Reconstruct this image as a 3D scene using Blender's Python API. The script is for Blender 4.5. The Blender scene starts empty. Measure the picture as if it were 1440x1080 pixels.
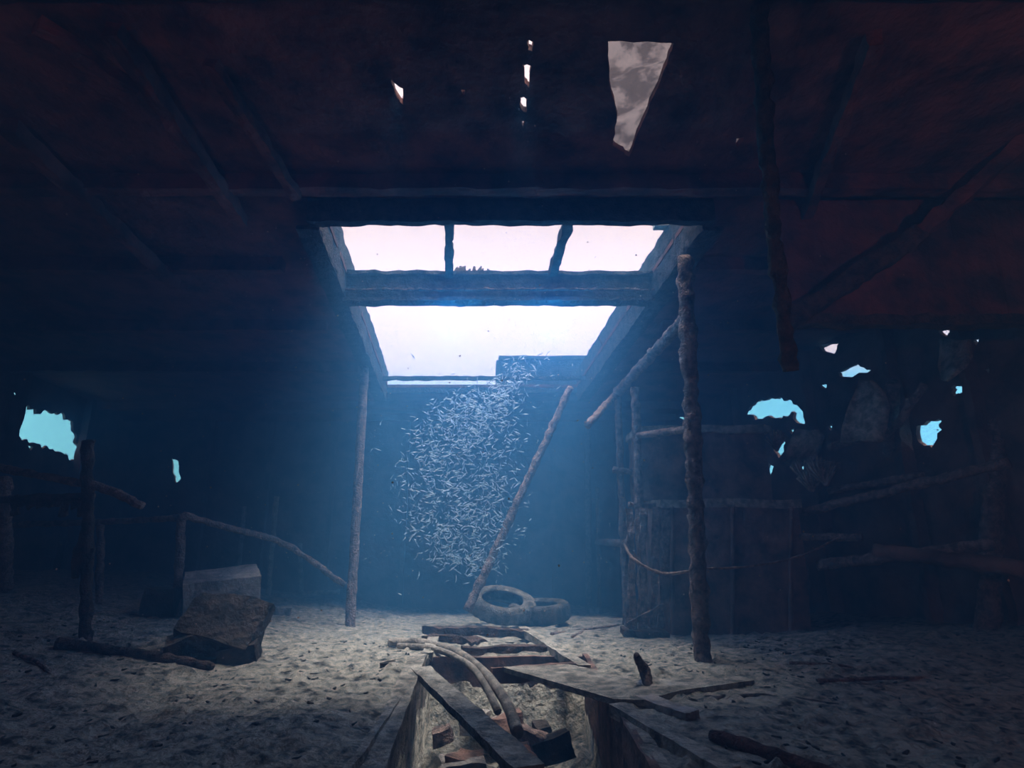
import bpy, bmesh, math, random
from mathutils import Vector, Matrix, noise
random.seed(7)
S = bpy.context.scene
C = bpy.context.collection

# ------------------------------------------------------------------ survey helpers
TH = math.atan(210/800.0)
CAM = Vector((0, 0, 1.2))
def ray(px, py):
    a = (px-720)/800.0; u = (540-py)/800.0
    return Vector((a, math.cos(TH)-math.sin(TH)*u, math.sin(TH)+math.cos(TH)*u))
def atY(px, py, Y):
    d = ray(px, py); return CAM + d*(Y/d.y)
def girder(Y): return 4.4-0.08*(Y-5.5)
def ceilz(Y): return girder(Y)+0.25
def on_ceil(px, py, off=0.25):
    d = ray(px, py)
    t = (4.4+off+0.44-1.2)/(d.z+0.08*d.y)
    return CAM+d*t
PIT = (-0.83, 0.72, 0.6, 6.25)
def gz(x, y):
    z = 0.0
    if y > 7: z -= 0.07*(min(y, 14)-7)
    s = max(0, -x-2.6); z += min(0.8, 0.13*s)
    s = max(0, x-3.0); z += min(0.3, 0.06*s)
    z += 0.10*(noise.noise(Vector((x*0.45, y*0.45, 3.1))))
    z += 0.035*noise.noise(Vector((x*1.7, y*1.7, 9.0)))
    return z
def on_floor(px, py):
    d = ray(px, py); t = 1.0
    for i in range(4000):
        p = CAM+d*t
        if p.z <= gz(p.x, p.y): return p
        t += 0.01
        if p.y > 14: return p
    return p

# ------------------------------------------------------------------ materials
def mat(name, c1, c2, scale=6, rough=0.9, bump=0.4, bscale=30, c3=None, spec=0.2, detail=8, lo=0.38, hi=0.62):
    m = bpy.data.materials.new(name); m.use_nodes = True
    n = m.node_tree.nodes; l = m.node_tree.links
    b = n['Principled BSDF']
    tc = n.new('ShaderNodeTexCoord')
    nz = n.new('ShaderNodeTexNoise'); nz.inputs['Scale'].default_value = scale; nz.inputs['Detail'].default_value = detail
    nz.inputs['Roughness'].default_value = 0.65
    l.new(tc.outputs['Object'], nz.inputs['Vector'])
    r = n.new('ShaderNodeValToRGB'); l.new(nz.outputs['Fac'], r.inputs['Fac'])
    r.color_ramp.elements[0].position = lo; r.color_ramp.elements[0].color = (*c1, 1)
    r.color_ramp.elements[1].position = hi; r.color_ramp.elements[1].color = (*c2, 1)
    if c3:
        e = r.color_ramp.elements.new(0.5*(lo+hi)); e.color = (*c3, 1)
    l.new(r.outputs['Color'], b.inputs['Base Color'])
    b.inputs['Roughness'].default_value = rough
    b.inputs['Specular IOR Level'].default_value = spec
    n2 = n.new('ShaderNodeTexNoise'); n2.inputs['Scale'].default_value = bscale; n2.inputs['Detail'].default_value = 6
    l.new(tc.outputs['Object'], n2.inputs['Vector'])
    bp = n.new('ShaderNodeBump'); bp.inputs['Strength'].default_value = bump; bp.inputs['Distance'].default_value = 0.05
    l.new(n2.outputs['Fac'], bp.inputs['Height']); l.new(bp.outputs['Normal'], b.inputs['Normal'])
    return m
M_sed = mat('sediment', (0.045,0.045,0.042), (0.46,0.44,0.38), 9.0, bump=0.9, bscale=24, c3=(0.29,0.285,0.25), lo=0.36, hi=0.60, detail=15)
M_ceil = mat('rusted_deck', (0.06,0.022,0.02), (0.28,0.10,0.08), 2.5, bump=0.8, bscale=14)
M_wall = mat('rusted_hull', (0.07,0.035,0.035), (0.26,0.15,0.13), 2.0, bump=0.8, bscale=12)
M_enc = mat('encrusted_pole', (0.10,0.07,0.065), (0.40,0.30,0.27), 14, bump=1.0, bscale=40)
M_dark = mat('dark_timber', (0.03,0.025,0.025), (0.14,0.10,0.09), 9, bump=0.9, bscale=30)
M_beam = mat('hatch_steel', (0.02,0.025,0.03), (0.11,0.11,0.12), 10, bump=0.9, bscale=30)
M_plate = mat('silted_plate', (0.16,0.15,0.13), (0.56,0.54,0.48), 9, bump=0.7, bscale=35)
M_rub = mat('silted_rubber', (0.07,0.065,0.06), (0.30,0.28,0.25), 9, bump=0.8, bscale=40)
M_rubd = mat('dark_rubber', (0.03,0.03,0.03), (0.15,0.14,0.13), 8, bump=0.6, bscale=40)
M_hose = mat('silted_hose', (0.13,0.12,0.11), (0.42,0.39,0.35), 9, bump=0.5, bscale=40)
M_block = mat('silted_block', (0.20,0.18,0.17), (0.54,0.50,0.47), 7, bump=0.7, bscale=25)
M_rock = mat('dark_chunk', (0.02,0.02,0.02), (0.11,0.09,0.08), 5, bump=1.0, bscale=20)
M_fish = mat('silver_fish', (0.25,0.42,0.52), (0.62,0.76,0.85), 20, rough=0.35, bump=0.05, spec=0.6)
M_snow = mat('suspended_silt', (0.35,0.36,0.36), (0.6,0.6,0.6), 20, bump=0.0)
M_box = mat('rusted_tank', (0.08,0.055,0.05), (0.36,0.22,0.18), 4, bump=0.6, bscale=20)
M_rustp = mat('rust_pipe', (0.06,0.025,0.02), (0.20,0.09,0.07), 12, bump=0.9, bscale=40)

def translucent(name, c1, c2):
    m = mat(name, c1, c2, 5, bump=0.4, bscale=18, lo=0.44, hi=0.56)
    n = m.node_tree.nodes; l = m.node_tree.links
    b = n['Principled BSDF']; o = n['Material Output']
    t = n.new('ShaderNodeBsdfTranslucent'); mx = n.new('ShaderNodeMixShader'); mx.inputs[0].default_value = 0.7
    src = b.inputs['Base Color'].links[0].from_socket
    l.new(src, t.inputs['Color']); l.new(b.outputs[0], mx.inputs[1]); l.new(t.outputs[0], mx.inputs[2])
    l.new(mx.outputs[0], o.inputs['Surface'])
    return m
M_sheet = translucent('perforated_sheet', (0.04,0.036,0.042), (0.10,0.088,0.098))

# ------------------------------------------------------------------ mesh helpers
def obj(name, verts, faces, m, smooth=True, parent=None):
    me = bpy.data.meshes.new(name); me.from_pydata([tuple(v) for v in verts], [], faces); me.update()
    if smooth:
        for p in me.polygons: p.use_smooth = True
    o = bpy.data.objects.new(name, me); C.objects.link(o); me.materials.append(m)
    if parent: o.parent = parent
    return o
def empty(name, loc=(0,0,0)):
    e = bpy.data.objects.new(name, None); C.objects.link(e); e.empty_display_size = 0.2
    return e
def tube_geo(pts, r, rough=0.18, n=10, step=None, freq=9.0):
    pts = [Vector(p) for p in pts]
    step = step or max(0.025, min(r if not isinstance(r, (list,tuple)) else min(r), 0.05))
    seg = [(pts[i+1]-pts[i]).length for i in range(len(pts)-1)]; L = sum(seg)
    N = max(2, min(400, int(L/step)))
    verts = []; faces = []
    up = None
    for i in range(N+1):
        s = L*i/N
        a = 0; j = 0
        while j < len(seg)-1 and a+seg[j] < s: a += seg[j]; j += 1
        f = (s-a)/seg[j] if seg[j] > 0 else 0
        p = pts[j].lerp(pts[j+1], min(1, f)); d = (pts[j+1]-pts[j]).normalized()
        if up is None:
            up = d.orthogonal().normalized()
        up = (up - d*up.dot(d)).normalized(); sd = d.cross(up)
        if isinstance(r, (list, tuple)):
            rr = r[0]+(r[-1]-r[0])*i/N
        else: rr = r
        for q in range(n):
            an = 2*math.pi*q/n
            v = up*math.cos(an)+sd*math.sin(an)
            w = p+v*rr
            k2 = 1+rough*(noise.noise(w*freq)*1.6+0.8*noise.noise(w*freq*3.1))
            verts.append(p+v*rr*k2)
    for i in range(N):
        for q in range(n):
            a = i*n+q; b = i*n+(q+1) % n
            faces.append((a, b, b+n, a+n))
    faces.append(tuple(range(n-1, -1, -1))); faces.append(tuple(range(N*n, N*n+n)))
    return verts, faces
def merge(parts):
    V = []; F = []
    for v, f in parts:
        o = len(V); V += v; F += [tuple(i+o for i in ff) for ff in f]
    return V, F
def tube(name, pts, r, m, rough=0.18, parent=None, **k):
    v, f = tube_geo(pts, r, rough, **k); return obj(name, v, f, m, True, parent)
def smooth_path(pts, sub=8):
    P = [Vector(p) for p in pts]; P = [P[0]*2-P[1]]+P+[P[-1]*2-P[-2]]; out = []
    for i in range(1, len(P)-2):
        for s in range(sub):
            t = s/sub; a, b, c, d = P[i-1:i+3]
            out.append(0.5*((2*b)+(c-a)*t+(2*a-5*b+4*c-d)*t*t+(3*b-a-3*c+d)*t**3))
    out.append(P[-2]); return out
def beam_geo(p0, p1, w, h, upv=(0,0,1), rough=0.01, step=0.08, nw=3):
    p0 = Vector(p0); p1 = Vector(p1); d = (p1-p0); L = d.length; d.normalize()
    u = Vector(upv); u = (u-d*u.dot(d)).normalized(); s = d.cross(u)
    N = max(1, min(200, int(L/step)))
    ring = []
    for i in range(nw): ring.append((-0.5+i/nw, -0.5))
    for i in range(2): ring.append((0.5, -0.5+i/2))
    for i in range(nw): ring.append((0.5-i/nw, 0.5))
    for i in range(2): ring.append((-0.5, 0.5-i/2))
    n = len(ring); V = []; F = []
    for i in range(N+1):
        c = p0+d*(L*i/N)
        for a, b in ring:
            p = c+s*(a*w)+u*(b*h)
            if rough: p = p+noise.noise_vector(p*5)*rough+noise.noise_vector(p*17)*rough*0.6
            V.append(p)
    for i in range(N):
        for q in range(n):
            a = i*n+q; b = i*n+(q+1) % n
            F.append((a, b, b+n, a+n))
    F.append(tuple(range(n-1, -1, -1))); F.append(tuple(range(N*n, N*n+n)))
    return V, F
def beam(name, p0, p1, w, h, m, parent=None, **k):
    v, f = beam_geo(p0, p1, w, h, **k); return obj(name, v, f, m, False, parent)
def chunk(name, center, size, rotz, m, rough=0.04, tilt=(0,0), sub=6, parent=None, chips=0.0):
    bm = bmesh.new(); bmesh.ops.create_cube(bm, size=1)
    bmesh.ops.subdivide_edges(bm, edges=bm.edges[:], cuts=sub, use_grid_fill=True)
    R = Matrix.Rotation(rotz, 4, 'Z') @ Matrix.Rotation(tilt[0], 4, 'X') @ Matrix.Rotation(tilt[1], 4, 'Y')
    for v in bm.verts:
        c = Vector((v.co.x*size[0], v.co.y*size[1], v.co.z*size[2]))
        if chips:
            k = 1-chips*max(0, noise.noise(c*2.3+Vector(center)))*1.6
            c *= k
        p = R @ c + Vector(center)
        p += noise.noise_vector(p*3)*rough+noise.noise_vector(p*9)*rough*0.4
        v.co = p
    me = bpy.data.meshes.new(name); bm.to_mesh(me); bm.free(); me.materials.append(m)
    o = bpy.data.objects.new(name, me); C.objects.link(o)
    if parent: o.parent = parent
    return o
def plate_with_holes(name, outer, holes, mapfn, th, m, parent=None):
    cu = bpy.data.curves.new(name+'_c', 'CURVE'); cu.dimensions = '2D'; cu.fill_mode = 'BOTH'; cu.extrude = th/2
    for poly in [outer]+holes:
        sp = cu.splines.new('POLY'); sp.points.add(len(poly)-1)
        for i, p in enumerate(poly): sp.points[i].co = (p[0], p[1], 0, 1)
        sp.use_cyclic_u = True
    t = bpy.data.objects.new('tmp', cu); C.objects.link(t)
    bpy.context.view_layer.update()
    me = bpy.data.meshes.new_from_object(t.evaluated_get(bpy.context.evaluated_depsgraph_get()))
    bpy.data.objects.remove(t)
    for v in me.vertices: v.co = Vector(mapfn(v.co.x, v.co.y, v.co.z))
    me.name = name; me.materials.clear(); me.materials.append(m)
    o = bpy.data.objects.new(name, me); C.objects.link(o)
    if parent: o.parent = parent
    return o
def jag(poly, amp, sub=5):
    out = []
    for i in range(len(poly)):
        a = Vector((poly[i][0], poly[i][1])); b = Vector((poly[(i+1) % len(poly)][0], poly[(i+1) % len(poly)][1]))
        d = b-a; nn = Vector((-d.y, d.x)); nn = nn.normalized() if nn.length > 0 else nn
        for s in range(sub):
            p = a+d*(s/sub)
            out.append(p+nn*random.uniform(-amp, amp)*(1 if s else 0.3))
    return [(p.x, p.y) for p in out]

# ------------------------------------------------------------------ room shell
XL, XR, YB, YF = -9.5, 9.0, 14.2, -2.5
def wr(y): return 8.15-0.3*y          # starboard hull converges towards the far end
def build_floor():
    xs = []; x = XL-0.1
    while x < XR+0.1:
        xs.append(x); x += 0.05
    ys = []; y = YF
    while y < YB+0.1:
        ys.append(y); y += 0.04 if 1.5 < y < 7.5 else 0.12
    V = []; F = []; keep = []
    for y in ys:
        for x in xs:
            z = gz(x, y)
            z += 0.014*noise.noise(Vector((x*6, y*6, 1)))+0.014*noise.noise(Vector((x*15, y*15, 1)))
            k = noise.noise(Vector((x*4.3, y*6, 7)))
            if k > 0.28: z += (k-0.28)*0.09
            k = noise.noise(Vector((x*11, y*13, 17)))
            if k > 0.30: z += (k-0.30)*0.10
            inx = min(x-PIT[0], PIT[1]-x); iny = min(y-PIT[2], PIT[3]-y)
            i = min(inx, iny)
            if i > 0: z = -0.95+0.25*noise.noise(Vector((x*2, y*2, 5)))+0.1*noise.noise(Vector((x*6, y*6, 2)))+ 0.12*max(0, y-4.2)
            elif i > -0.3: z -= 0.03*(1+i/0.3)
            V.append((x, y, z)); keep.append(x < wr(y)+0.3)
    nx = len(xs)
    for j in range(len(ys)-1):
        for i in range(nx-1):
            a = j*nx+i
            if keep[a]: F.append((a, a+1, a+1+nx, a+nx))
    return obj('floor', V, F, M_sed, True)
build_floor()

A = on_ceil(450, 318, 0); B = on_ceil(985, 318, 0); D = on_ceil(540, 548, 0); E = on_ceil(825, 540, 0)
D.y = E.y = 0.5*(D.y+E.y); A.y = B.y = 0.5*(A.y+B.y)
def lerpx(P, Q, Y): return P.x+(Q.x-P.x)*(Y-P.y)/(Q.y-P.y)
YD2 = D.y+0.8
D2 = Vector((lerpx(A, D, YD2), YD2, girder(YD2))); E2 = Vector((lerpx(B, E, YD2), YD2, girder(YD2)))
def ceil_map(x, y, w): return (x, y, ceilz(y)+0.04+w)
holes = [[(A.x, A.y), (B.x, B.y), (E2.x, E2.y), (D2.x, D2.y)]]
def chole(pts, amp=0.02, sub=4):
    holes.append(jag([on_ceil(*p)[:2] for p in pts], amp, sub))
chole([(855,60),(947,62),(930,110),(905,170),(885,222),(862,205),(868,165),(857,110)], 0.01, 5)
chole([(742,58),(750,60),(748,74),(743,72)], 0.006, 3)
chole([(735,92),(747,94),(744,125),(738,118)], 0.01, 4)
chole([(731,138),(742,140),(740,160),(734,156)], 0.01, 4)
chole([(733,172),(738,172),(736,182)], 0.004, 2)
chole([(550,113),(566,126),(568,150),(556,134)], 0.012, 4)
chole([(784,288),(806,290),(800,303),(793,302)], 0.02, 3)
chole([(1036,196),(1048,194),(1036,210)], 0.008, 3)
chole([(648,128),(654,128),(652,135)], 0.004, 2)
for i in range(9):
    x = random.choice([random.uniform(700, 780), random.uniform(960, 1110)]); y = random.uniform(80, 200)
    chole([(x, y), (x+3, y+1), (x+1, y+4)], 0.0, 1)
plate_with_holes('ceiling', [(XL-0.15, YF-0.15), (wr(YF)+0.15, YF-0.15), (wr(YB)+0.15, YB+0.15), (XL-0.15, YB+0.15)], holes, ceil_map, 0.06, M_ceil)

def on_x(px, py, X):
    d = ray(px, py); return CAM+d*(X/d.x)
def on_r(px, py):
    d = ray(px, py); return CAM+d*(8.15/(d.x+0.3*d.y))
def lh(pts, amp=0.04, sub=5): return jag([(lambda p: (p.y, p.z))(on_x(px, py, XL)) for px, py in pts], amp, sub)
left_holes = [lh([(20,552),(38,570),(52,582),(80,578),(98,590),(110,615),(108,648),(92,640),(70,632),(48,622),(24,612)], 0.07),
              lh([(100,551),(104,551),(102,556)], 0, 1), lh([(40,626),(48,628),(44,634)], 0, 1)]
plate_with_holes('wall_left', [(YF-0.2, -1.3), (YB+0.25, -1.3), (YB+0.25, ceilz(YB)+0.05), (YF-0.2, ceilz(YF)+0.05)], left_holes, lambda a, b, w: (XL-0.04+w, a, b), 0.06, M_wall)
def rh(pts, amp=0.03, sub=4): return jag([(lambda p: (p.y, p.z))(on_r(px, py)) for px, py in pts], amp, sub)
right_holes = [rh([(1148,484),(1178,482),(1172,498),(1158,496)]), rh([(1176,524),(1205,511),(1224,521),(1202,528),(1184,530)]),
               rh([(1288,598),(1320,589),(1323,604),(1309,630),(1290,621)]), rh([(1336,545),(1356,541),(1357,553),(1342,557)]),
               rh([(1318,466),(1338,464),(1330,474)], 0.02, 2), rh([(1335,520),(1347,517),(1343,527)],0.01,2),
               rh([(1240,470),(1247,470),(1244,477)],0.0,1), rh([(1150,541),(1162,540),(1160,548)],0.01,2),
               rh([(1272,560),(1280,560),(1275,569)],0.0,1), rh([(1366,478),(1376,474),(1372,486)],0.01,2),
               rh([(1385,520),(1391,518),(1389,526)],0.0,1), rh([(1262,590),(1268,588),(1266,596)],0.0,1),
               rh([(1046,582),(1058,570),(1072,563),(1092,560),(1112,563),(1128,578),(1142,597),(1120,594),(1112,578),(1098,590),(1080,584),(1062,590)], 0.05),
               rh([(1084,620),(1092,606),(1103,622),(1095,644)], 0.05), rh([(1068,688),(1080,650),(1087,655),(1076,690)], 0.03),
               rh([(1120,657),(1140,650),(1146,658),(1128,665)], 0.02, 2), rh([(1162,600),(1170,596),(1168,606)],0.0,1),
               rh([(1108,605),(1116,602),(1113,612)],0.0,1), rh([(950,587),(963,587),(962,592)], 0.01, 2)]
plate_with_holes('wall_right', [(YF-0.2, -1.3), (YB+0.25, -1.3), (YB+0.25, ceilz(YB)+0.05), (YF-0.2, ceilz(YF)+0.05)], right_holes, lambda a, b, w: (wr(a)+0.04+w, a, b), 0.06, M_wall)
def bh(pts, amp=0.05, sub=4): return jag([(lambda p: (p.x, p.z))(atY(px, py, YB)) for px, py in pts], amp, sub)
back_holes = [bh([(240,645),(250,648),(254,672),(247,680),(242,665)], 0.03, 3), bh([(243,590),(246,590),(245,600)], 0, 1)]
plate_with_holes('wall_back', [(XL-0.25, -1.3), (4.1, -1.3), (4.1, ceilz(YB)+0.05), (XL-0.25, ceilz(YB)+0.05)], back_holes, lambda a, b, w: (a, YB+0.04+w, b), 0.06, M_wall)
plate_with_holes('wall_front', [(XL-0.2, -1.3), (XR+0.2, -1.3), (XR+0.2, 5.4), (XL-0.2, 5.4)], [], lambda a, b, w: (a, YF-0.04+w, b), 0.06, M_wall)

# ------------------------------------------------------------------ hull frames and deck beams
e = empty('hull_frames')
for i, y in enumerate([2.2, 4.2, 6.2, 8.0, 9.0, 10.6, 12.4]):
    beam('left_rib_%d' % i, (XL+0.1, y, 0.1), (XL+0.1, y, ceilz(y)-0.02), 0.12, 0.16, M_wall, e, upv=(1,0,0), rough=0.02)
for i, y in enumerate([4.0, 5.6, 7.1, 8.1, 9.65, 11.5]):
    beam('right_rib_%d' % i, (wr(y)-0.1, y, 0.0), (wr(y)-0.1, y, ceilz(y)-0.02), 0.12, 0.16, M_wall, e, upv=(1,0,0), rough=0.03)
for i, x in enumerate([-7.5, -6.0, -4.4, -2.6, -0.8, 1.0, 2.6]):
    beam('back_stiffener_%d' % i, (x, YB-0.08, -0.5), (x, YB-0.08, ceilz(YB)-0.02), 0.10, 0.14, M_wall, e, upv=(0,1,0), rough=0.02)
e = empty('deck_beams')
for i, y in enumerate([1.9, 2.95, 5.05]):
    beam('transverse_%d' % i, (XL+0.1, y, ceilz(y)-0.08), (wr(y)-0.1, y, ceilz(y)-0.08), 0.14, 0.17, M_ceil, e, rough=0.02, step=0.12)
for i, y in enumerate([6.6, 8.4, 10.2]):
    beam('side_l_%d' % i, (XL+0.1, y, ceilz(y)-0.08), (-2.9, y, ceilz(y)-0.08), 0.14, 0.17, M_ceil, e, rough=0.02, step=0.12)
    beam('side_r_%d' % i, (2.35, y, ceilz(y)-0.08), (wr(y)-0.1, y, ceilz(y)-0.08), 0.14, 0.17, M_ceil, e, rough=0.02, step=0.12)
for i, y in enumerate([12.6, 13.6]):
    beam('aft_%d' % i, (XL+0.1, y, ceilz(y)-0.08), (wr(y)-0.1, y, ceilz(y)-0.08), 0.14, 0.17, M_ceil, e, rough=0.02, step=0.12)
def cb(n, a, b, w=0.12, h=0.14, drop=0.2):
    p = on_ceil(*a); q = on_ceil(*b); p.z -= drop; q.z -= drop
    beam(n, p, q, w, h, M_ceil, e, rough=0.025, step=0.1)
cb('brace_a', (165,10), (345,290)); cb('brace_b', (20,150), (250,380)); cb('brace_c', (300,60), (420,250), 0.1, 0.1)
cb('brace_d', (60,0), (200,100), 0.1, 0.1)
cb('brace_f', (1225,20), (1130,280), 0.1, 0.12)

# ------------------------------------------------------------------ hatch coaming, girders
e = empty('hatch_coaming')
def gp(P, dz): return Vector((P.x, P.y, girder(P.y)+dz))
for nm, P, Q, sx in (('side_port', A, D2, -1), ('side_starboard', B, E2, 1)):
    off = Vector((sx*0.06, 0, 0))
    beam(nm, gp(P, 0.30)+off, gp(Q, 0.30)+off, 0.10, 0.62, M_beam, e, rough=0.02)
    beam(nm+'_flange', gp(P, -0.02)+off*2.2, gp(Q, -0.02)+off*2.2, 0.24, 0.05, M_beam, e, rough=0.02)
beam('front', gp(A, 0.16)+Vector((-0.12,-0.06,0)), gp(B, 0.16)+Vector((0.12,-0.06,0)), 0.10, 0.32, M_beam, e, rough=0.02)
beam('rear', gp(D2, 0.20)+Vector((-0.12,0.06,0)), gp(E2, 0.20)+Vector((0.12,0.06,0)), 0.10, 0.10, M_beam, e, rough=0.02)
beam('corner_post_a', gp(A, 0.5)+Vector((0.08,0.8,0)), gp(A, 1.5)+Vector((0.08,0.8,0)), 0.16, 0.12, M_plate, e, upv=(0,1,0))
beam('corner_post_b', gp(B, 0.5)+Vector((-0.1,0.9,0)), gp(B, 1.5)+Vector((-0.1,0.9,0)), 0.3, 0.12, M_plate, e, upv=(0,1,0))
e = empty('hatch_cross_beam')
Yc = 7.05; xl = lerpx(A, D, Yc)-0.02; xr = lerpx(B, E, Yc)+0.02
zl = atY(700, 424, Yc).z; zt = atY(700, 388, Yc).z
beam('web', (xl, Yc, (zl+zt)/2), (xr, Yc, (zl+zt)/2), 0.05, zt-zl, M_beam, e, rough=0.01)
beam('lower_flange', (xl, Yc, zl), (xr, Yc, zl), 0.20, 0.05, M_beam, e, rough=0.02)
beam('upper_flange', (xl, Yc, zt), (xr, Yc, zt), 0.22, 0.05, M_beam, e, rough=0.02)
v, f = tube_geo([(xl, Yc-0.1, zl+0.12), (0.3*xl+0.7*xr, Yc-0.1, zl+0.13), (xr, Yc-0.1, zl+0.12)], 0.018, 0.7, freq=20)
obj('rope_line', v, f, M_dark, True, e)
parts = []
for i in range(60):
    if i < 22: x = atY(random.uniform(640, 690), 385, Yc).x; z0 = zt; s = 1; hh = random.uniform(0.04, 0.12)
    else: x = random.uniform(xl, xr); z0 = zl-0.01; s = -1; hh = random.uniform(0.02, 0.06)
    parts.append(tube_geo([(x, Yc-0.05, z0), (x+random.uniform(-.05,.05), Yc-0.05, z0+s*hh)], [0.04, 0.015], 0.5, n=6))
v, f = merge(parts); obj('growth', v, f, M_dark, True, e)
beam('hatch_batten', on_ceil(632, 312, 0.3), atY(632, 386, Yc-0.1), 0.10, 0.10, M_beam, None, rough=0.03)
beam('hatch_batten.001', on_ceil(799, 312, 0.3), atY(776, 386, Yc-0.1), 0.11, 0.10, M_beam, None, rough=0.03)
Y2 = D.y
zb_ = atY(680, 532, Y2).z
beam('hatch_batten.002', (lerpx(A, D, Y2), Y2, zb_), (lerpx(B, E, Y2), Y2, zb_), 0.10, 0.07, M_beam, None, rough=0.02)

# deck locker behind hatch
e = empty('deck_locker')
YY = YD2+0.35
p = atY(697, 548, YY); q = atY(829, 506, YY)
zbm = ceilz(YY)+0.08
chunk('body', ((p.x+q.x)/2, YY+0.35, (zbm+q.z)/2), (q.x-p.x, 0.7, q.z-zbm), 0, M_beam, 0.02, parent=e)
chunk('lid', ((p.x+q.x)/2, YY+0.33, q.z+0.03), (q.x-p.x-0.1, 0.8, 0.08), 0, M_beam, 0.03, parent=e)

# sheet lying above torn deck
V = []; F = []
p0 = on_ceil(830, 30); p1 = on_ceil(975, 240)
nx, ny = 40, 60
for j in range(ny+1):
    for i in range(nx+1):
        x = p0.x-0.3+(p1.x-p0.x+1.0)*i/nx; y = p0.y-0.2+(p1.y-p0.y+0.9)*j/ny
        z = ceilz(y)+0.32+0.05*math.sin((y*0.9+x*0.35)*14)+0.03*noise.noise(Vector((x*3, y*3, 0)))
        V.append((x, y, z))
for j in range(ny):
    for i in range(nx):
        a = j*(nx+1)+i; F.append((a, a+1, a+nx+2, a+nx+1))
obj('corrugated_sheet', V, F, M_sheet)

# ------------------------------------------------------------------ support poles
def pole(name, base, top, Yt, r, m=M_enc, rough=0.25, Yb=None, bend=0.0, **k):
    b = on_floor(*base) if Yb is None else atY(base[0], base[1], Yb)
    t = atY(top[0], top[1], Yt if Yt else b.y)
    b2 = b-(t-b).normalized()*0.12
    mid = (b+t)/2+Vector((bend, 0, 0))
    return tube(name, smooth_path([b2, mid, t]), r, m, rough, **k)
pole('support_pole', (988,930), (963,362), None, 0.085, rough=0.3)
b = on_floor(492, 882)
pole('support_pole.001', (492,882), (513,516), b.y+0.6, 0.075, rough=0.1)
pole('leaning_pole', (662,848), (802,545), 9.6, 0.065, rough=0.25, Yb=8.9)
pole('support_pole.002', (828,848), (826,562), None, 0.075, rough=0.2)
chunk('pole_footing', on_floor(834, 862)+Vector((0,0,0.04)), (0.2,0.2,0.16), 0.4, M_plate, 0.03)

e = empty('timber_rack')
def rk(n, a, b_, Ya, Yb_, r, m=M_enc, rough=0.25, par=None):
    return tube(n, [atY(*a, Ya), atY(*b_, Yb_)], r, m, rough, parent=par or e)
fb = on_floor(905, 895)
rk('upright_a', (905,898), (893,545), fb.y, fb.y+0.1, 0.065)
fc = on_floor(880, 885)
rk('upright_b', (882,890), (868,545), fc.y+0.3, fc.y+0.4, 0.06)
fd = on_floor(843, 862)
rk('upright_c', (843,865), (840,685), fd.y, fd.y, 0.04)
rk('sloping_rail', (966,445), (868,552), 6.1, fc.y+0.4, 0.075)
rk('sloping_rail_lower', (868,552), (826,598), fc.y+0.4, 8.6, 0.06)
rk('shelf_rail', (898,612), (968,604), fb.y, 6.3, 0.045)
rk('stub_rail', (840,762), (880,764), fd.y, fc.y+0.2, 0.06)
rk('clamp', (862,660), (888,664), fc.y+0.3, fc.y+0.3, 0.055)
rk('mid_rail', (885,710), (935,712), fb.y+0.1, fb.y+0.3, 0.04)
e = empty('slack_rope')
tube('strand_a', smooth_path([atY(878,765,fc.y+0.1), atY(890,785,7.0), atY(930,806,6.6), atY(978,802,6.05)]), 0.017, M_enc, 0.3, parent=e)
tube('strand_b', smooth_path([atY(978,800,6.05), atY(1050,797,6.3), atY(1125,782,6.6), atY(1180,756,6.9)]), 0.012, M_enc, 0.3, parent=e)

# ------------------------------------------------------------------ tanks at right
e = empty('cargo_tank')
fb2 = on_floor(1000, 893); yb = fb2.y
def quad_box(n, x0, x1, y0, y1, py_top, py_bot, m, rough=0.02, par=None):
    p = atY(x0, py_bot, y0); q = atY(x1, py_top, y0)
    return chunk(n, ((p.x+q.x)/2, (y0+y1)/2, (p.z+q.z)/2), (q.x-p.x, y1-y0, q.z-p.z), 0, m, rough, sub=8, parent=par)
quad_box('lower_body', 937, 1122, yb, yb+1.6, 712, 900, M_box, 0.025, e)
quad_box('lid_lip', 930, 1126, yb-0.05, yb+1.65, 702, 714, M_plate, 0.02, e)
for i, x in enumerate((945, 1030, 1112)):
    rk('stiffener_%d' % i, (x, 712), (x, 895), yb-0.03, yb-0.03, 0.03, M_box, par=e)
e = empty('water_tank')
quad_box('upper_body', 905, 1075, yb+0.5, yb+1.4, 606, 706, M_box, 0.03, e)
quad_box('upper_rim', 898, 1085, yb+0.42, yb+1.45, 598, 608, M_plate, 0.03, e)
e = empty('broken_crate')
for i, x in enumerate((890, 905, 920, 932)):
    p = atY(x, 893, yb-0.1+0.05*i); q = atY(x-4+i*3, 715, yb-0.05)
    beam('slat_%d' % i, p, q, 0.10, 0.03, M_enc, e, upv=(0,1,0), rough=0.03)
beam('base', atY(875,888,yb-0.1), atY(938,892,yb-0.1), 0.25, 0.08, M_dark, e, rough=0.02)
beam('brace', atY(880,880,yb-0.15), atY(935,850,yb-0.15), 0.05, 0.05, M_enc, e, rough=0.02)

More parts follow.
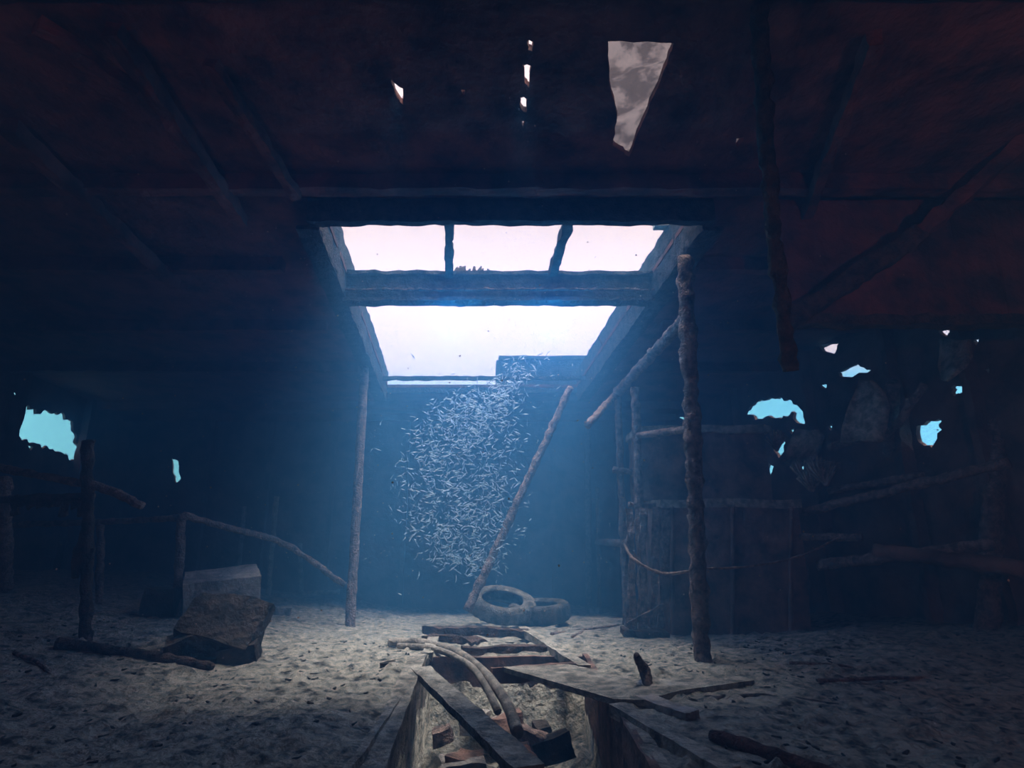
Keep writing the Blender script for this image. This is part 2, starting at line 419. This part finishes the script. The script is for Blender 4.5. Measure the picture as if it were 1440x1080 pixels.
# ------------------------------------------------------------------ right side wreck structure
pole('leaning_post', (1128,862), (1160,660), None, 0.08, M_enc, 0.35)
pole('leaning_post.001', (1150,850), (1185,690), None, 0.10, M_enc, 0.35)
pole('leaning_post.002', (1222,862), (1250,600), None, 0.10, M_enc, 0.3)
pole('leaning_post.003', (1388,884), (1408,460), None, 0.12, M_enc, 0.2)
pole('leaning_post.004', (1130,850), (1130,665), None, 0.07, M_enc, 0.35)
pole('leaning_post.005', (1240,850), (1256,540), 7.6, 0.09, M_enc, 0.3)
e = empty('side_stringers')
def sr(n, a, b_, Ya, Yb_, r, m=M_enc): tube(n, [atY(*a, Ya), atY(*b_, Yb_)], r, m, 0.25, parent=e)
sr('stringer_a', (1130,720), (1420,650), 8.4, 6.4, 0.06)
sr('stringer_b', (1125,755), (1212,756), 8.2, 7.6, 0.05)
sr('stringer_c', (1150,795), (1400,765), 8.0, 6.6, 0.07)
sr('stringer_d', (1165,630), (1250,605), 8.4, 7.8, 0.06)
sr('stringer_e', (1100,650), (1180,655), 9, 8.0, 0.05)
sr('stringer_f', (1230,775), (1440,800), 7.5, 6.3, 0.09, M_wall)
sr('stringer_g', (1165,690), (1300,668), 8.2, 7.3, 0.05)
sr('stringer_h', (1260,600), (1300,540), 7.6, 7.2, 0.05)
def curved_plate(name, pts, Y, m):
    V = []; F = []; n = 10
    for j, (x0, x1, y) in enumerate(pts):
        for i in range(n+1):
            t = i/n; p = atY(x0+(x1-x0)*t, y, Y+0.35*math.cos(t*math.pi)*0.6)
            p += noise.noise_vector(p*4)*0.04
            V.append(p)
    for j in range(len(pts)-1):
        for i in range(n):
            a = j*(n+1)+i; F.append((a, a+1, a+n+2, a+n+1))
    o = obj(name, V, F, m)
    md = o.modifiers.new('s', 'SOLIDIFY'); md.thickness = 0.04
    return o
curved_plate('bent_hull_plate', [(1208,1228,534),(1200,1246,550),(1192,1250,575),(1186,1248,600),(1180,1240,622)], 7.9, M_plate)
curved_plate('bent_hull_plate.001', [(1320,1360,478),(1322,1365,500),(1318,1360,516),(1326,1334,536)], 6.9, M_plate)
curved_plate('bent_hull_plate.002', [(1118,1150,604),(1112,1158,615),(1106,1150,640),(1110,1140,650)], 9.3, M_plate)
parts = []
for cx, cy, YY in ((1092,625,9.0),(1150,665,8.0),(1160,672,8.0),(1140,680,8.1),(1130,668,8.2)):
    c = atY(cx, cy, YY)
    for i in range(16):
        a = random.uniform(0.3, 2.9)
        parts.append(tube_geo([c-Vector((0,0,0.1)), c+Vector((math.cos(a)*0.18, random.uniform(-.06,.06), math.sin(a)*0.24))], [0.024, 0.01], 0.4, n=5))
v, f = merge(parts); obj('soft_coral', v, f, M_plate)

# hanging bulkhead
e = empty('hanging_bulkhead')
yy = 5.4
p = atY(1112, 455, yy); zb = p.z; xe = wr(yy)-0.15
beam('plate', (p.x, yy, (zb+ceilz(yy))/2), (xe, yy, (zb+ceilz(yy))/2), 0.05, ceilz(yy)-zb, M_ceil, e, rough=0.03)
beam('edge', (p.x, yy-0.05, zb), (xe, yy-0.05, zb), 0.16, 0.10, M_dark, e, rough=0.03)
beam('flange', atY(1095,212,yy-0.4), atY(1440,200,yy-0.4), 0.1, 0.08, M_ceil, e, rough=0.03)
beam('brace', atY(1105,455,yy-0.2), atY(1290,330,yy-0.5), 0.18, 0.16, M_dark, e, rough=0.05)
beam('brace_upper', atY(1290,330,yy-0.5), atY(1450,190,yy-0.9), 0.14, 0.12, M_ceil, e, rough=0.04)
pp = [on_ceil(1066, 5)+Vector((0,0,-0.02))]
Yh = pp[0].y
tube('hanging_pipe', smooth_path([pp[0], atY(1076,180,Yh+0.4), atY(1090,330,Yh+0.7), atY(1103,455,Yh+0.9), atY(1112,522,Yh+1.0)]), 0.06, M_dark, 0.45)

# ------------------------------------------------------------------ left railings
e = empty('guard_railing')
f1 = on_floor(120, 900); Y1 = f1.y
def rl(n, pts, r, m=M_dark, rough=0.3): tube(n, pts, r, m, rough, parent=e)
rl('post_a', [atY(120,908,Y1), atY(122,760,Y1), atY(125,620,Y1)], 0.055)
rl('top_rail', smooth_path([atY(-60,645,Y1+0.3), atY(60,670,Y1+0.05), atY(150,688,Y1), atY(200,712,Y1)]), 0.042, M_enc)
rl('second_rail', [atY(-60,704,Y1+0.2), atY(130,698,Y1)], 0.04)
rl('post_b', [atY(8,830,Y1+1.2), atY(6,672,Y1+0.4)], 0.07, M_enc)
parts = [beam_geo(atY(x, 700, Y1+0.1), atY(x+random.uniform(-6,6), 700+random.uniform(8,26), Y1+0.1), 0.09, 0.02, (0,1,0), 0.03, 0.03) for x in range(20, 120, 12)]
parts.append(beam_geo(atY(122,740,Y1), atY(104,812,Y1-0.05), 0.08, 0.03, (0,1,0), 0.03, 0.03))
parts.append(beam_geo(atY(128,770,Y1), atY(120,800,Y1-0.05), 0.1, 0.03, (0,1,0), 0.03, 0.03))
v, f = merge(parts); obj('hanging_growth', v, f, M_dark, False, e)
e = empty('guard_railing.001')
f2 = on_floor(248, 868); Y2 = f2.y
rl('post_a', [atY(247,875,Y2), atY(256,722,Y2)], 0.055, M_enc)
rl('rail_a', [atY(20,738,Y2+0.4), atY(140,734,Y2+0.1), atY(262,728,Y2)], 0.042, M_enc)
rl('rail_b', smooth_path([atY(258,724,Y2), atY(330,745,Y2+0.6), atY(400,765,Y2+1.2), atY(485,822,Y2+1.7)]), 0.045, M_enc)
rl('post_b', [atY(140,855,Y2+0.1), atY(142,735,Y2+0.1)], 0.045, M_enc)
f3 = on_floor(378, 838)
rl('post_c', [atY(377,842,f3.y), atY(389,698,f3.y)], 0.05, M_plate)
f4 = on_floor(335, 822)
rl('post_d', [atY(333,828,f4.y), atY(344,712,f4.y)], 0.05, M_plate)
rl('post_e', [atY(424,835,f4.y), atY(422,765,f4.y-0.4)], 0.05, M_plate)
rl('rail_c', [atY(385,838,f3.y), atY(478,832,f3.y+0.5)], 0.05, M_enc)

# debris blocks
p = on_floor(310, 880)
chunk('fallen_block', atY(312,838,p.y+0.35), (0.86,0.70,0.56), 0.5, M_block, 0.02, (0.16,-0.1))
p2 = on_floor(228, 868)
chunk('fallen_block.001', atY(230,846,p2.y+0.05), (0.34,0.4,0.34), 0.2, M_rock, 0.03)
e = empty('broken_slab')
p = on_floor(310, 925)
chunk('slab', atY(318,878,p.y+0.05), (0.76,0.5,0.26), -0.25, M_rock, 0.05, (0.80,0.30), chips=0.3, parent=e)
chunk('slab_b', atY(275,904,p.y), (0.50,0.4,0.28), 0.5, M_rock, 0.05, (0.2,-0.3), chips=0.3, parent=e)
chunk('slab_c', atY(338,917,p.y-0.05), (0.32,0.28,0.18), 0.2, M_rock, 0.04, (0.1,-0.2), chips=0.3, parent=e)
tube('driftwood_log', [on_floor(78, 912)+Vector((0,0,0.04)), on_floor(180, 922)+Vector((0,0,0.03)), on_floor(298, 942)+Vector((0,0,0.03))], [0.05,0.04], M_dark, 0.3)
chunk('loose_stone', on_floor(390, 862)+Vector((0,0,0.03)), (0.4,0.25,0.12), 0.3, M_block, 0.04)
chunk('loose_stone.001', on_floor(548, 938)+Vector((0,0,0.01)), (0.13,0.1,0.06), 0.3, M_rock, 0.03, chips=0.3)

# ------------------------------------------------------------------ tyres
def tyre(name, c, R, w, rot, m):
    prof = [(0.60,-0.30),(0.62,-0.42),(0.72,-0.50),(0.86,-0.50),(0.95,-0.42),(0.99,-0.30),(1.0,0.0),(0.99,0.30),(0.95,0.42),(0.86,0.50),(0.72,0.50),(0.62,0.42),(0.60,0.30),(0.66,0.26),(0.88,0.3),(0.92,0.0),(0.88,-0.3),(0.66,-0.26)]
    N = 96; V = []; F = []; k = len(prof)
    for i in range(N):
        a = 2*math.pi*i/N
        for j, (r, z) in enumerate(prof):
            rr = r*R
            if r > 0.94 and (i//2) % 2 == 0 and j < 10: rr -= 0.022
            V.append(Vector((math.cos(a)*rr, math.sin(a)*rr, z*w)))
    Rm = Matrix.Rotation(rot[2], 3, 'Z') @ Matrix.Rotation(rot[0], 3, 'X') @ Matrix.Rotation(rot[1], 3, 'Y')
    V = [Rm @ v + Vector(c)+noise.noise_vector(v*5)*0.012 for v in V]
    for i in range(N):
        for j in range(k):
            a = i*k+j; b = i*k+(j+1) % k; c2 = ((i+1) % N)*k+(j+1) % k; d = ((i+1) % N)*k+j
            F.append((a, d, c2, b))
    return obj(name, V, F, m)
p = on_floor(710, 884)
tyre('tyre', atY(706,850,p.y+0.35), 0.54, 0.24, (0.28,0.12,0), M_rub)
tyre('tyre.001', atY(758,860,p.y+0.55), 0.50, 0.28, (0.05,-0.05,0), M_rubd)

# ------------------------------------------------------------------ centre pit
e = empty('bilge_pit_frame')
x0, x1, y0, y1 = PIT
def side(n, a, b_, m):
    beam(n, a, b_, 0.05, 0.95, m, e, rough=0.01)
side('wall_port', (x0-0.02, y0, -0.45), (x0-0.02, y1, -0.45), M_plate)
side('wall_starboard', (x1+0.02, y0, -0.45), (x1+0.02, y1, -0.45), M_box)
side('wall_far', (x0, y1+0.02, -0.48), (x1, y1+0.02, -0.48), M_box)
side('wall_near', (x0, y0-0.02, -0.48), (x1, y0-0.02, -0.48), M_box)
beam('coaming_port', on_floor(588,925)+Vector((0,0,0.0)), on_floor(505,1120)+Vector((0,0,-0.02)), 0.16, 0.07, M_plate, e, rough=0.008)
beam('coaming_starboard', (x1+0.06, y0, 0.0), (x1+0.06, 5.2, 0.0), 0.10, 0.05, M_plate, e, rough=0.008)
def on_floor_flat(px, py, z=0.0):
    d = ray(px, py); return CAM+d*((z-1.2)/d.z)
def fl(px, py, dz=0.0): return on_floor_flat(px, py)+Vector((0,0,dz))
e = empty('floor_joists')
beam('joist_a', fl(596,888,0.02), fl(745,893,0.02), 0.14, 0.09, M_dark, e, rough=0.03)
beam('joist_b', fl(650,918,0.0), fl(782,914,0.0), 0.12, 0.10, M_dark, e, rough=0.02)
beam('joist_c', fl(690,950,0.0), fl(812,942,0.0), 0.10, 0.12, M_box, e, rough=0.02)
beam('joist_d', fl(602,898,0.02), fl(680,905,0.02), 0.2, 0.05, M_dark, e, rough=0.04)
beam('trimmer', fl(735,888,0.02), fl(822,945,0.02), 0.12, 0.08, M_plate, e, rough=0.01)
beam('trimmer_b', fl(600,925,0.0), fl(610,900,0.0), 0.12, 0.08, M_plate, e, rough=0.02)
beam('fallen_plank', fl(592,948,0.03), atY(745,1085,3.3), 0.17, 0.05, M_plate, None, rough=0.008)
V = [fl(706,950,0.03), fl(800,946,0.03), fl(895,966,0.03), fl(1062,970,0.03), fl(960,985,0.03), fl(905,1000,0.03), fl(862,998,0.03)]
o = obj('loose_deck_plate', V, [tuple(range(7))], M_plate, False)
md = o.modifiers.new('s', 'SOLIDIFY'); md.thickness = 0.04
beam('fallen_plank.001', fl(868,1002,0.02), fl(1030,1100,0.02), 0.12, 0.08, M_plate, None, rough=0.008)
beam('fallen_plank.002', fl(905,992,0.04), fl(975,1020,0.04), 0.14, 0.07, M_block, None, rough=0.015)
tube('rusted_pipe', [fl(1002,1042,0.03), fl(1180,1105,0.03)], 0.04, M_rustp, 0.25)
tube('wooden_stake', smooth_path([fl(915,990,-0.08), fl(908,970,0.1)+Vector((0,0,0.02)), atY(895,922,fl(908,978).y)]), [0.06,0.03], M_dark, 0.3)
tube('driftwood_log.001', smooth_path([fl(1000,990,0.02), fl(1080,985,0.02), fl(1180,995,0.01)]), [0.03,0.015], M_dark, 0.3)
def hose(n, pix, r=0.045):
    tube(n, smooth_path([atY(a, b, Y) for a, b, Y in pix]), r, M_hose, 0.05, freq=4)
def yy_(px, py): return fl(px, py).y
hose('rubber_hose', [(546,903,yy_(546,908)),(590,903,yy_(590,908)),(640,916,yy_(640,920)),(680,945,5.5),(710,985,4.8),(728,1030,4.3)], 0.042)
hose('rubber_hose.001', [(560,908,yy_(560,912)),(610,912,yy_(610,918)),(655,932,yy_(655,938)),(680,960,5.2),(700,1000,4.6)], 0.03)
e = empty('pit_rubble')
for i in range(26):
    x = random.uniform(x0+0.15, x1-0.15); y = random.uniform(2.8, 6.0)
    s = random.uniform(0.1, 0.3)
    chunk('stone_%d' % i, (x, y, -0.72+0.12*max(0, y-4.2)), (s*1.4, s, s*0.7), random.uniform(0, 3), random.choice([M_block, M_box, M_rock, M_enc]), 0.04, (random.uniform(-.3,.3), random.uniform(-.3,.3)), sub=4, chips=0.3, parent=e)
beam('board_a', (-0.5, 3.2, -0.55), (0.0, 4.6, -0.4), 0.16, 0.04, M_plate, e, rough=0.01)
beam('board_b', (0.3, 3.4, -0.55), (-0.1, 5.2, -0.4), 0.12, 0.04, M_enc, e, rough=0.01)
tube('pipe_a', [(0.45, 3.3, -0.5), (0.1, 5.0, -0.45)], 0.06, M_rustp, 0.2, parent=e)
tube('pipe_b', [(-0.2, 3.0, -0.6), (0.5, 4.4, -0.5)], 0.04, M_dark, 0.2, parent=e)

parts = []
for i in range(900):
    if random.random() < 0.6: x = random.uniform(1.1, 5.5)
    else: x = random.uniform(-5, -1.0)
    y = random.uniform(2.4, 7)
    z = gz(x, y)
    a = random.uniform(0, math.pi); L = random.uniform(0.01, 0.06)
    parts.append(tube_geo([(x, y, z-0.004), (x+math.cos(a)*L, y+math.sin(a)*L, z+0.006)], [0.012, 0.006], 0.5, n=5, step=0.02))
v, f = merge(parts); obj('floor_litter', v, f, M_rock)
parts = []
for (a, b_) in (((775,893),(870,880)),((805,897),(880,860)),((1110,935),(1200,940)),((1150,960),(1300,955)),((20,920),(70,950))):
    parts.append(tube_geo([on_floor(*a)+Vector((0,0,0.01)), (on_floor(*a)+on_floor(*b_))/2+Vector((0.05,0,0.02)), on_floor(*b_)+Vector((0,0,0.01))], [0.022,0.012], 0.3, n=6))
v, f = merge(parts); obj('fallen_sticks', v, f, M_enc)

# ------------------------------------------------------------------ fish school
def fish_geo(c, yaw, pitch, L, bend):
    secs = [(-0.5,0.0,0.0),(-0.42,0.025,0.04),(-0.2,0.045,0.075),(0.05,0.04,0.065),(0.28,0.02,0.035),(0.38,0.01,0.015)]
    V = []; F = []
    R = Matrix.Rotation(yaw, 3, 'Z') @ Matrix.Rotation(pitch, 3, 'Y')
    def P(x, y, z): return Vector(c)+R @ Vector((x*L, (y+bend*x*x)*L, z*L))
    for x, w, h in secs:
        for q in range(4):
            V.append(P(x, (w, 0, -w, 0)[q], (0, h, 0, -h)[q]))
    for i in range(len(secs)-1):
        for q in range(4):
            a = i*4+q; b = i*4+(q+1) % 4; F.append((a, b, b+4, a+4))
    n = len(V); V += [P(0.36,0,0), P(0.52,0,0.10), P(0.46,0,0), P(0.52,0,-0.10)]
    F += [(n, n+1, n+2), (n, n+2, n+3)]
    n = len(V); V += [P(-0.1,0,0.065), P(0.1,0,0.12), P(0.12,0,0.055)]; F.append((n, n+1, n+2))
    return V, F
parts = []
cnt = 0
while cnt < 2300:
    if random.random() < 0.9:
        t = random.random()**0.9; hw = 98*math.sin(math.pi*(0.14+0.76*t))**0.7
        px = 665-25*math.sin(t*3.0)+15*t*t+random.uniform(-1, 1)*hw*(0.6+0.4*random.random())+random.gauss(0, 9)
        py = 802-250*t+random.gauss(0, 9)
        Y = 9.4+random.gauss(0, 0.5)
    else:
        t = random.random(); px = 690+55*t+random.gauss(0, 18); py = 575-70*t+random.gauss(0, 10); Y = 9.4+random.gauss(0, 0.3)
    if random.random() < 0.05: px += random.gauss(0, 40); py += random.gauss(0, 30)
    c = atY(px, py, Y)
    if c.z < gz(c.x, c.y)+0.12 or c.z > girder(c.y)+0.1: continue
    if noise.noise(c*2.2) < -0.25: continue
    yaw = random.gauss(0.3, 0.9)+(math.pi if random.random() < 0.4 else 0)
    parts.append(fish_geo(c, yaw, random.gauss(-0.3, 0.6), random.uniform(0.07, 0.135), random.uniform(-0.8, 0.8)))
    cnt += 1
v, f = merge(parts); obj('fish_school', v, f, M_fish, False)
v, f = fish_geo(atY(845, 481, 8.5), 0.3, 1.2, 0.2, 0.1); obj('reef_fish', v, f, M_dark, False)
# suspended particles in the water
V = []; F = []
for i in range(900):
    c = Vector((random.uniform(-3.5, 2.5), random.uniform(3.0, 12), random.uniform(0.3, 4.0))); s = random.uniform(0.003, 0.008)
    k = len(V); V += [c+Vector(d)*s for d in ((1,0,0),(-1,0,0),(0,1,0),(0,-1,0),(0,0,1),(0,0,-1))]
    F += [(k+a, k+b2, k+c2) for a, b2, c2 in ((0,2,4),(2,1,4),(1,3,4),(3,0,4),(2,0,5),(1,2,5),(3,1,5),(0,3,5))]
obj('marine_snow', V, F, M_snow, False)

# ------------------------------------------------------------------ water volume
SC = (0.10, 0.39, 0.86); DEN = 0.12
vm = bpy.data.materials.new('sea_water'); vm.use_nodes = True
n = vm.node_tree.nodes; l = vm.node_tree.links; n.clear()
o = n.new('ShaderNodeOutputMaterial'); vs = n.new('ShaderNodeVolumeScatter'); va = n.new('ShaderNodeVolumeAbsorption'); ad = n.new('ShaderNodeAddShader')
vs.inputs['Color'].default_value = (*SC, 1); vs.inputs['Density'].default_value = DEN; vs.inputs['Anisotropy'].default_value = 0.1
va.inputs['Color'].default_value = (*SC, 1); va.inputs['Density'].default_value = DEN
l.new(vs.outputs[0], ad.inputs[0]); l.new(va.outputs[0], ad.inputs[1]); l.new(ad.outputs[0], o.inputs['Volume'])
bx = [(x, y, z) for x in (XL-0.5, XR+0.5) for y in (YF-0.5, YB+0.5) for z in (-1.5, 5.3)]
w = obj('water_body', bx, [(0,1,3,2),(4,6,7,5),(0,4,5,1),(2,3,7,6),(0,2,6,4),(1,5,7,3)], vm, False)

# ------------------------------------------------------------------ light
def aim(o, d): o.rotation_euler = Vector(d).to_track_quat('-Z', 'Y').to_euler()
def sun(name, d, strength, ang, col):
    L = bpy.data.lights.new(name, 'SUN'); L.energy = strength; L.angle = ang; L.color = col
    o = bpy.data.objects.new(name, L); C.objects.link(o); o.location = (0, 8, 12); aim(o, d)
def spot(name, loc, d, P, cone, col, size=0.05):
    L = bpy.data.lights.new(name, 'SPOT'); L.energy = P; L.spot_size = math.radians(cone); L.spot_blend = 1.0; L.color = col; L.shadow_soft_size = size
    o = bpy.data.objects.new(name, L); C.objects.link(o); o.location = loc; aim(o, d)
def point(name, loc, P, col, size):
    L = bpy.data.lights.new(name, 'POINT'); L.energy = P; L.color = col; L.shadow_soft_size = size
    o = bpy.data.objects.new(name, L); C.objects.link(o); o.location = loc
sun('daylight_sun', (-0.10, -0.02, -1), 20.0, math.radians(32), (1.0, 0.90, 0.78))
point('camera_fill', (1.6, -1.4, 2.2), 48, (1.0, 0.55, 0.42), 0.3)  # added warm fill behind the camera, lifts ceiling and near parts
spot('red_fill_spot', (2.2, -1.0, 1.6), (0.75, 1.0, 0.22), 480, 100, (1.0, 0.40, 0.30), 0.1)  # added red fill aimed right, brightens the starboard structure and ceiling
spot('red_fill_spot.001', (-1.6, -1.0, 1.6), (-0.8, 1.0, 0.45), 170, 110, (1.0, 0.38, 0.30), 0.1)  # added red fill aimed up and left, brightens ceiling and port side
point('hatch_halo_fill', (-0.8, 6.85, 3.75), 70, (0.02, 0.45, 1.0), 0.03)  # added blue light under the hatch, imitates the halo of scattered daylight
point('hatch_halo_fill.001', (0.5, 6.85, 3.75), 70, (0.02, 0.45, 1.0), 0.03)  # second added halo light, spreads the blue glow across the hatch

W = bpy.data.worlds.new('sea'); S.world = W; W.use_nodes = True
n = W.node_tree.nodes; l = W.node_tree.links
bg = n['Background']; tc = n.new('ShaderNodeTexCoord'); sx = n.new('ShaderNodeSeparateXYZ'); rp = n.new('ShaderNodeValToRGB')
l.new(tc.outputs['Generated'], sx.inputs[0]); l.new(sx.outputs['Z'], rp.inputs['Fac']); l.new(rp.outputs['Color'], bg.inputs['Color'])
rp.color_ramp.elements[0].position = 0.22; rp.color_ramp.elements[0].color = (0.30, 0.85, 1.0, 1)
rp.color_ramp.elements[1].position = 0.27; rp.color_ramp.elements[1].color = (1.0, 0.78, 0.72, 1)
e1 = rp.color_ramp.elements.new(0.38); e1.color = (0.90, 0.70, 0.66, 1)
e2 = rp.color_ramp.elements.new(0.50); e2.color = (0.58, 0.45, 0.43, 1)
bg.inputs['Strength'].default_value = 4.2

cam = bpy.data.cameras.new('camera'); co = bpy.data.objects.new('camera', cam); C.objects.link(co)
cam.sensor_width = 36; cam.lens = 20; co.location = CAM; co.rotation_euler = (math.pi/2+TH, 0, 0)
cam.clip_start = 0.05
S.camera = co
S.view_settings.view_transform = 'Standard'
S.view_settings.look = 'None'
